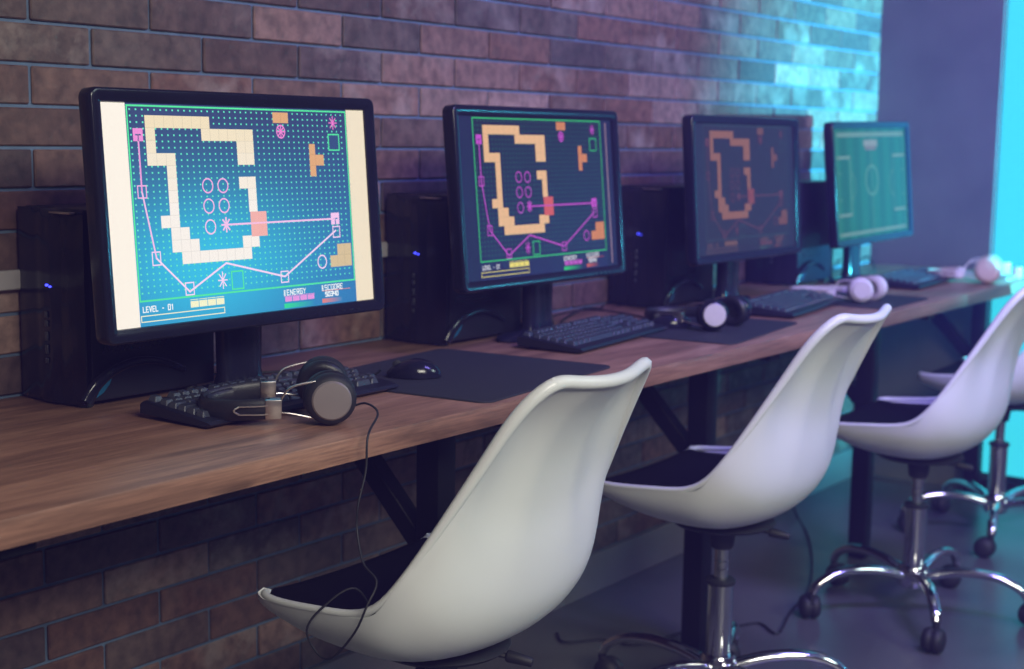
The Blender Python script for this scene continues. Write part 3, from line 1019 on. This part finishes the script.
# ------------------------------------------------------------------ keyboards
KW, KD = .430, .143
def key_mesh(w, d):
    bm = BM()
    vs = box(bm, (0, 0, .0045), (w, d, .009), bevel=.0012, seg=1)
    for v in vs:
        if v.co.z > .005:
            v.co.x *= 1 - .0045 / w; v.co.y *= 1 - .0045 / d; v.co.y += .0006
    return bm
def make_keyboard(label, detail=True):
    t = thing('keyboard', label, 'keyboard', group='black keyboards on the desk')
    # wedge body
    bm = BM()
    prof = [(-KD / 2, .004), (-KD / 2 - .004, .007), (-KD / 2, .012), (-KD / 2 + .014, .0145), (KD / 2 - .006, .027), (KD / 2, .024), (KD / 2, .010), (-KD / 2 + .01, .002)]
    L = []
    for sx, inset in ((-KW / 2, .002), (-KW / 2 + .003, 0), (KW / 2 - .003, 0), (KW / 2, .002)):
        L.append([bm.verts.new((sx, y, z + (inset if z < .01 else -inset))) for y, z in prof])
    n = len(prof)
    for A, B in zip(L[:-1], L[1:]):
        for k in range(n):
            bm.faces.new((A[k], A[(k + 1) % n], B[(k + 1) % n], B[k]))
    bm.faces.new(L[0]); bm.faces.new(L[-1][::-1])
    obj('case', bm, M['satin'], t, sharp=35)
    P = .0190
    rows = []   # (row index from front 0..5) list of (x, w)
    x0 = -KW / 2 + .010
    def row(ws, x=0):
        out = []
        for w in ws:
            if w > 0:
                out.append((x + w / 2, w))
            x += abs(w)
        return out
    main = {0: row([1.25, 1.25, 1.25, 6.25, 1.25, 1.25, 1.25, 1.25]), 1: row([2.25] + [1] * 10 + [2.75]), 2: row([1.75] + [1] * 11 + [2.25]),
            3: row([1.5] + [1] * 12 + [1.5]), 4: row([1] * 13 + [2]), 5: row([1, -1, 1, 1, 1, 1, -.5, 1, 1, 1, 1, -.5, 1, 1, 1, 1])}
    nav = {0: row([1, 1, 1], 15.35), 1: row([-1, 1], 15.35), 3: row([1, 1, 1], 15.35), 4: row([1, 1, 1], 15.35), 5: row([1, 1, 1], 15.35)}
    pad = {0: row([2, 1], 18.6), 1: row([1, 1, 1, 1], 18.6), 2: row([1, 1, 1], 18.6), 3: row([1, 1, 1, 1], 18.6), 4: row([1, 1, 1, 1], 18.6)}
    sx = (KW - .016) / 22.65
    keys = []
    for d in (main, nav, pad):
        for r, lst in d.items():
            for cx, w in lst:
                keys.append((r, -KW / 2 + .008 + cx * sx, w * sx))
    slope = math.atan2(.0125, KD - .02)
    cache = {}
    allbm = BM() if not detail else None
    keys.sort(key=lambda q: (q[0], q[1]))
    rest = []
    for i, (r, x, w) in enumerate(keys):
        y = -KD / 2 + .027 + r * .0192 + (.005 if r == 5 else 0)
        z = .0135 + (y + KD / 2 - .014) * math.tan(slope)
        if detail and i < 99:
            kx = round(w, 4)
            if kx not in cache:
                bm = key_mesh(w - .0016, .0172)
                o = obj('key', bm, M['key'], t, sharp=30)
                cache[kx] = o.data
            else:
                o = bpy.data.objects.new('key', cache[kx]); link(o, t)
            o.location = (x, y, z); o.rotation_euler = (slope, 0, 0)
        else:
            rest.append((x, y, z, w))
    if rest:
        bm = BM()
        for x, y, z, w in rest:
            b2 = key_mesh(w - .0016, .0172)
            me = bpy.data.meshes.new('tmp'); b2.to_mesh(me); b2.free()
            me.transform(Matrix.Translation((x, y, z)) @ Matrix.Rotation(slope, 4, 'X'))
            bm.from_mesh(me); bpy.data.meshes.remove(me)
        obj('keys', bm, M['key'], t, kind='stuff', sharp=30)
    bm = BM()
    for k in range(3):
        box(bm, (KW / 2 - .075 + k * .022, KD / 2 - .014, .0268), (.006, .002, .001))
    obj('indicator_lights', bm, M['mark'], t)
    for s in (-1, 1):
        bm = BM(); box(bm, (s * (KW / 2 - .04), KD / 2 - .015, .006), (.03, .008, .012), bevel=.002, seg=1)
        obj('rear_foot', bm, M['rubber'], t)
    return t
KB = [((1.622, -.366), math.radians(1.2), 'black keyboard under the nearest monitor, a headset leaning on it'),
      ((2.585, -.348), math.radians(6.7), 'black keyboard in front of the second monitor'),
      ((3.405, -.415), math.radians(7), 'black keyboard in front of the third monitor, left of the white headphones'),
      ((4.30, -.405), math.radians(4), 'black keyboard at the far end beneath the soccer monitor')]
kb0 = make_keyboard(KB[0][2], True)
kb2 = make_keyboard(KB[2][2], False)
kbs = [kb0, copy_tree(kb0), kb2, copy_tree(kb2)]
for o, ((x, y), rz, lab) in zip(kbs, KB):
    o.location = (x, y, DT + .0005); o.rotation_euler = (0, 0, rz); o['label'] = lab

# ------------------------------------------------------------------ mouse pads
def make_pad(label, x, y, rz, w=.46, d=.385):
    bm = BM()
    pts = []
    r = .022
    for cx, cy, a0 in ((w / 2 - r, d / 2 - r, 0), (-w / 2 + r, d / 2 - r, PI / 2), (-w / 2 + r, -d / 2 + r, PI), (w / 2 - r, -d / 2 + r, 3 * PI / 2)):
        for k in range(8):
            a = a0 + PI / 2 * k / 7
            pts.append((cx + r * math.cos(a), cy + r * math.sin(a)))
    lv = []
    for z, s in ((0, 1), (.0022, 1), (.003, .997)):
        lv.append([bm.verts.new((p[0] * s, p[1] * s, z)) for p in pts])
    n = len(pts)
    for A, B in zip(lv[:-1], lv[1:]):
        for k in range(n):
            bm.faces.new((A[k], A[(k + 1) % n], B[(k + 1) % n], B[k]))
    bm.faces.new(lv[0][::-1]); bm.faces.new(lv[-1])
    o = obj('mouse_pad', bm, M['cloth'], sharp=30)
    o.location = (x, y, DT + .0003); o.rotation_euler = (0, 0, rz)
    tag(o, label, 'mouse pad', 'black mouse pads on the desk')
    return o
make_pad('black mouse pad beside the nearest keyboard, a glossy mouse on its left edge', 2.045, -.408, math.radians(6))
make_pad('black mouse pad under the black headphones, right of the second keyboard', 2.905, -.420, math.radians(7), .44, .33)
make_pad('black mouse pad under the white headphones in front of the farthest monitor', 3.715, -.455, math.radians(2), .34, .30)

# ------------------------------------------------------------------ mice
def make_mouse(label):
    t = thing('computer_mouse', label, 'mouse', group='black computer mice')
    n, m = 20, 12
    def P(a, b, s=1.0, dz=0.0):
        # long axis y
        ex = math.cos(b)
        y = .057 * math.sin(a) * ex
        w = .031 * (1 + .10 * math.cos(2 * a)) * (1 - .06 * math.sin(a))
        x = w * math.cos(a) * ex ** .8
        z = .036 * math.sin(b) ** .9 * (1 - .18 * (y / .057) - .18 * (y / .057) ** 2)
        return Vector((x * s, y * s, z * s + dz))
    bm = BM()
    g = [[bm.verts.new(P(2 * PI * k / 32, PI / 2 * j / m * .999) + Vector((0, 0, .002))) for k in range(32)] for j in range(m + 1)]
    for A, B in zip(g[:-1], g[1:]):
        for k in range(32):
            bm.faces.new((A[k], A[(k + 1) % 32], B[(k + 1) % 32], B[k]))
    bm.faces.new(g[0][::-1]); bm.faces.new(g[-1])
    obj('body', bm, M['gloss'], t, sharp=60)
    bm = BM()
    lathe(bm, [(0, 0), (.028, 0), (.030, .002), (0, .0022)], seg=32)
    for v in bm.verts: v.co.y *= 1.85
    obj('sole', bm, M['rubber'], t)
    bm = BM(); cyl(bm, (-.0035, .034, .026), (.0035, .034, .026), .0095, seg=20, bevel=.001)
    obj('scroll_wheel', bm, M['rubber'], t)
    bm = BM(); tube(bm, [P(PI / 2, b) + Vector((0, 0, .0022)) for b in [.25 + 1.25 * i / 10 for i in range(11)]], .0006, seg=6)
    obj('button_seam', bm, M['rubber'], t)
    return t
ms = make_mouse('glossy black mouse at the left edge of the nearest mouse pad')
ms.scale = (.86, .86, .86)
ms.location = (1.946, -.378, DT + .0035); ms.rotation_euler = (0, 0, math.radians(36))
m2 = copy_tree(ms); m2.location = (2.853, -.375, DT + .0035); m2.rotation_euler = (0, 0, math.radians(36)); m2['label'] = 'black mouse between the second keyboard and the black headphones with silver disc'

# ------------------------------------------------------------------ headphones
def make_headset(label, mats, R=.038, cup_yaw=(0, 0), span=.066, length=.155, band_h=.026, band_t=.010, big_disc=True):
    shell, pad, disc, metal = mats
    t = thing('headphones', label, 'headphones')
    zc = R + .002
    bz = band_h / 2 + .006
    # band: a strap on edge, half ellipse
    pts = []
    for k in range(33):
        a = PI / 2 + PI * k / 32
        pts.append(Vector((-.035 + (length - .035) * math.cos(a), (span + .002) * math.sin(a), bz + (zc - bz) * .35 * (1 + math.cos(a)))))
    bm = BM(); tube(bm, pts, 1, seg=14, flat=(band_h / 2, band_t / 2), up=(0, 0, 1))
    obj('headband', bm, pad, t)
    bm = BM()
    inner = [p + Vector((.0065 * -math.cos(PI / 2 + PI * i / 32), -.0065 * math.sin(PI / 2 + PI * i / 32), 0)) for i, p in enumerate(pts)][6:27]
    tube(bm, inner, 1, seg=12, flat=(band_h / 2 * .8, band_t / 2), up=(0, 0, 1))
    obj('band_padding', bm, pad, t)
    for s, i0 in ((1, 0), (-1, 32)):
        e = pts[i0]
        bm = BM()
        box(bm, (e.x + .004, e.y, e.z), (.024, band_t * 1.25, band_h * .92), bevel=.0015, seg=2)
        obj('slider_clip', bm, metal, t, label='bright metal clip')
        bm = BM()
        # wire yoke: loop from clip round the cup
        cup = Vector((.052, s * span, zc))
        for q in (-1, 1):
            tube(bm, catmull([(e.x + .012, e.y, e.z + q * .007), (e.x + .030, e.y + s * .003, zc + q * .020), (cup.x - .008, cup.y + s * .008, zc + q * (R * .80)), (cup.x + .012, cup.y + s * .008, zc + q * (R * .86))], 6), .0017, seg=8)
            tube(bm, catmull([(e.x - .045, e.y + s * (band_t * .62), e.z + q * .006), (e.x - .01, e.y + s * (band_t * .66), e.z + q * .0065), (e.x + .012, e.y, e.z + q * .007)], 5), .0013, seg=6)
        tube(bm, catmull([(e.x - .045, e.y + s * (band_t * .62), e.z - .006), (e.x - .053, e.y + s * (band_t * .6), e.z), (e.x - .045, e.y + s * (band_t * .62), e.z + .006)], 5), .0013, seg=6)
        obj('yoke', bm, metal, t)
        # ear cup, axis outward along s*y, turned by its own yaw
        ya = cup_yaw[0 if s < 0 else 1]
        ax = Vector((math.sin(ya), s * math.cos(ya), 0))
        ax = Vector((ax.x, ax.y, .10)).normalized()
        bm = BM()
        lathe(bm, [(0, -.012), (R * .80, -.012), (R * .97, -.006), (R, .002), (R * .97, .010), (R * .86, .016), (R * .70, .018), (0, .018)], cup, ax, 40)
        c = obj('ear_cup', bm, shell, t)
        bm = BM()
        lathe(bm, [(0, .0165), (R * .76, .0165), (R * .76, .0185), (R * .70, .021), (0, .0225)], cup, ax, 36)
        obj('cup_disc', bm, disc, c, label='round outer disc')
        bm = BM()
        # cushion torus facing inward
        prof = []
        for k in range(17):
            a = 2 * PI * k / 16
            prof.append((R * .74 + .011 * math.cos(a), -.016 + .010 * math.sin(a)))
        lathe(bm, prof, cup, ax, 40)
        lathe(bm, [(0, -.018), (R * .70, -.018), (R * .70, -.015), (0, -.015)], cup, ax, 24)
        obj('ear_cushion', bm, pad, c)
    return t
hs = make_headset('black headphones with chrome clips lying against the nearest keyboard, cord over the desk edge', (M['matte'], M['leather'], M['disc'], M['steel']), R=.0385, cup_yaw=(math.radians(0), math.radians(10)), length=.130, band_h=.032, band_t=.013, span=.045)
hs.location = (1.541, -.478, DT + .006); hs.rotation_euler = (math.radians(7), 0, math.radians(-40))
bm = BM()
cord = catmull([(1.585, -.560, .785), (1.588, -.585, .792), (1.568, -.625, .785), (1.515, -.653, .764), (1.508, -.655, .715), (1.492, -.655, .668), (1.490, -.655, .633), (1.475, -.680, .594), (1.468, -.711, .574), (1.445, -.713, .545), (1.440, -.695, .505), (1.436, -.658, .463), (1.436, -.630, .462), (1.430, -.615, .495), (1.445, -.632, .528), (1.480, -.66, .552), (1.52, -.67, .50), (1.60, -.66, .455), (1.68, -.60, .440), (1.62, -.55, .445), (1.55, -.58, .455), (1.60, -.63, .447), (1.70, -.64, .436)], 8)
tube(bm, cord, .0017, seg=7)
obj('cord', bm, M['rubber'], None)
cordo = bpy.data.objects['cord']
hs_m = hs.matrix_basis.copy()
cordo.data.transform(Matrix.LocRotScale(hs.location, hs.rotation_euler, None).inverted()); cordo.parent = hs
cordo['label'] = 'thin black cord hanging down to the chair'

h2 = make_headset('black headphones with a silver disc standing on the second mouse pad', (M['gloss'], M['leather'], M['hwpad'], M['steel']), R=.034, cup_yaw=(math.radians(35), math.radians(10)), length=.14)
h2.location = (2.916, -.426, DT + .0035); h2.rotation_euler = (0, 0, math.radians(-86))
h3 = make_headset('white headphones lying on the mouse pad before the farthest monitor', (M['hwhite'], M['hwpad'], M['hwpad'], M['hwhite']), R=.032, cup_yaw=(math.radians(30), math.radians(10)), span=.050, length=.17, band_h=.018)
h3.location = (3.675, -.455, DT + .0035); h3.rotation_euler = (0, 0, math.radians(-90))
h4 = make_headset('cream headphones at the far end of the desk beside the window', (M['htan'], M['htanpad'], M['htan'], M['hwhite']), R=.040, cup_yaw=(math.radians(0), math.radians(0)), span=.055, length=.13)
h4.location = (4.47, -.515, DT + .0003); h4.rotation_euler = (0, 0, math.radians(-75))

# small white adapters by the window
for (x, y, s, lab) in ((4.80, -.520, .040, 'small white box behind the cream headphones by the window'), (4.70, -.590, .036, 'small white box at the desk front edge beside the window')):
    t = thing('power_adapter', lab, 'adapter', (x, y, DT + .0003), .3)
    bm = BM(); box(bm, (0, 0, s * .5), (s, s * .8, s), bevel=.005, seg=2)
    obj('housing', bm, M['hwhite'], t)
    bm = BM(); tube(bm, catmull([(-s * .5, 0, s * .3), (-s * 1.0, .01, .006), (-s * 2, .02, .003), (-s * 2.6, .035, .003)], 5), .0022, seg=7)
    obj('lead', bm, M['hwhite'], t)

# ------------------------------------------------------------------ cables on the desk and floor
def cable(name, label, pts, r=.0022, n=8, m='rubber'):
    bm = BM(); tube(bm, catmull(pts, n), r, seg=7)
    return tag(obj(name, bm, M[m]), label, 'cable')
z = DT + .003
cable('cable', 'thin black cable lying behind the nearest keyboard toward the mouse', [(1.77, -.13, z), (1.80, -.20, z), (1.84, -.268, z), (1.885, -.30, z), (1.90, -.325, z + .004), (1.905, -.338, z + .014)])
cable('cable', 'black cable curving over the desk behind the nearest keyboard', [(1.72, -.08, z), (1.80, -.13, z), (1.86, -.19, z), (1.87, -.25, z), (1.835, -.275, z + .004)])
cable('cable', 'black cable hanging from the back of the second monitor to the desk', [(2.585, -.225, 1.0), (2.60, -.20, .93), (2.61, -.205, .85), (2.60, -.225, .79), (2.63, -.215, z), (2.72, -.17, z), (2.80, -.12, z), (2.95, -.08, z + .01), (3.05, -.06, z), (3.10, -.04, z)], .003)
cable('cable', 'thin black mouse cable looping across the desk right of the second monitor', [(2.63, -.09, z), (2.75, -.09, z), (2.88, -.055, z), (3.02, -.06, z), (2.98, -.22, z), (2.90, -.30, z), (2.875, -.33, z + .003), (2.87, -.350, z + .014)])
cable('cable', 'black cable hanging behind the third monitor', [(3.47, -.25, 1.0), (3.49, -.22, .93), (3.50, -.21, .85), (3.52, -.20, z + .02), (3.56, -.17, z), (3.64, -.12, z), (3.60, -.05, z)], .003)
cable('cable', 'dark cable loop on the desk beside the farthest monitor', [(4.33, -.20, .96), (4.38, -.16, .84), (4.45, -.15, z), (4.55, -.17, z), (4.66, -.10, z + .04), (4.60, -.06, z), (4.45, -.05, z)], .003)
cable('floor_cable', 'thin black cable trailing across the floor behind the second chair', [(4.20, -.03, .30), (4.20, -.05, .10), (4.20, -.09, .006), (4.0, -.22, .0045), (3.758, -.345, .0045), (3.493, -.454, .0045), (3.296, -.495, .0045), (3.13, -.54, .0045), (3.17, -.47, .0045), (3.098, -.428, .0045), (3.0, -.36, .0045), (2.90, -.33, .0045), (2.84, -.30, .0045), (2.83, -.23, .0045), (2.76, -.17, .0045), (2.80, -.12, .0045)], .0035)

# ------------------------------------------------------------------ camera
cx = Vector((0.58677051, -0.80961345, 0.01504795))
cy = Vector((-0.10073906, -0.09142482, -0.99070336))
cz = Vector((0.80346252, 0.5797996, -0.13520508))
cam = bpy.data.cameras.new('camera')
cam.sensor_width = 36
cam.lens = 1455.56 / 1024 * 36
co = bpy.data.objects.new('camera', cam); C.objects.link(co)
R = Matrix((cx, -cy, -cz)).transposed()
co.matrix_world = Matrix.Translation((0, -1.994, 1.186)) @ R.to_4x4()
cam.clip_start = .05
cam.dof.use_dof = True
cam.dof.focus_distance = 2.12
cam.dof.aperture_fstop = 4.0
scene.camera = co

# ------------------------------------------------------------------ light
def area(name, loc, target, size, size_y, power, col, spread=180):
    l = bpy.data.lights.new(name, 'AREA'); l.shape = 'RECTANGLE'; l.size = size; l.size_y = size_y
    l.energy = power; l.color = col; l.spread = math.radians(spread)
    o = bpy.data.objects.new(name, l); C.objects.link(o)
    o.location = loc
    o.rotation_euler = (Vector(target) - Vector(loc)).to_track_quat('-Z', 'Y').to_euler()
    return o
# soft white room light over the shoulder of the camera
area('ceiling_panel', (.4, -3.3, 2.6), (1.9, -.6, .5), 1.6, 1.2, 135, (1, .95, .92))
area('ceiling_panel', (3.4, -3.4, 2.6), (3.0, -.8, .4), 1.0, 1.0, 46, (.74, .93, 1))
# added violet fill with no visible source, tints the pier and the haze
area('added_violet_fill', (2.4, -2.0, 2.6), (4.6, -.2, .9), .8, .5, 66, (.28, .22, 1), 130)
# cyan spot level with the monitors, raking over the end of the brick wall
sp = bpy.data.lights.new('cyan_spot', 'SPOT'); sp.energy = 2300; sp.color = (.05, .64, 1); sp.spot_size = math.radians(60); sp.spot_blend = 1.0; sp.shadow_soft_size = .03
so = bpy.data.objects.new('cyan_spot', sp); C.objects.link(so); so.location = (4.90, -2.4, 1.12)
so.rotation_euler = (Vector((4.88, 0, 1.15)) - so.location).to_track_quat('-Z', 'Y').to_euler()
w = bpy.data.worlds.new('world'); scene.world = w; w.use_nodes = True
w.node_tree.nodes['Background'].inputs[0].default_value = (.10, .13, .35, 1)
w.node_tree.nodes['Background'].inputs[1].default_value = .3
# violet scatter added to imitate lens veiling glare over the dark objects
hz = w.node_tree.nodes.new('ShaderNodeVolumeScatter')
hz.inputs['Color'].default_value = (.26, .20, 1, 1); hz.inputs['Density'].default_value = .028
w.node_tree.links.new(hz.outputs[0], w.node_tree.nodes['World Output'].inputs['Volume'])

vs = scene.view_settings
vs.view_transform = 'Standard'; vs.look = 'None'; vs.exposure = 0.0; vs.gamma = 1.0; vs.use_curve_mapping = False
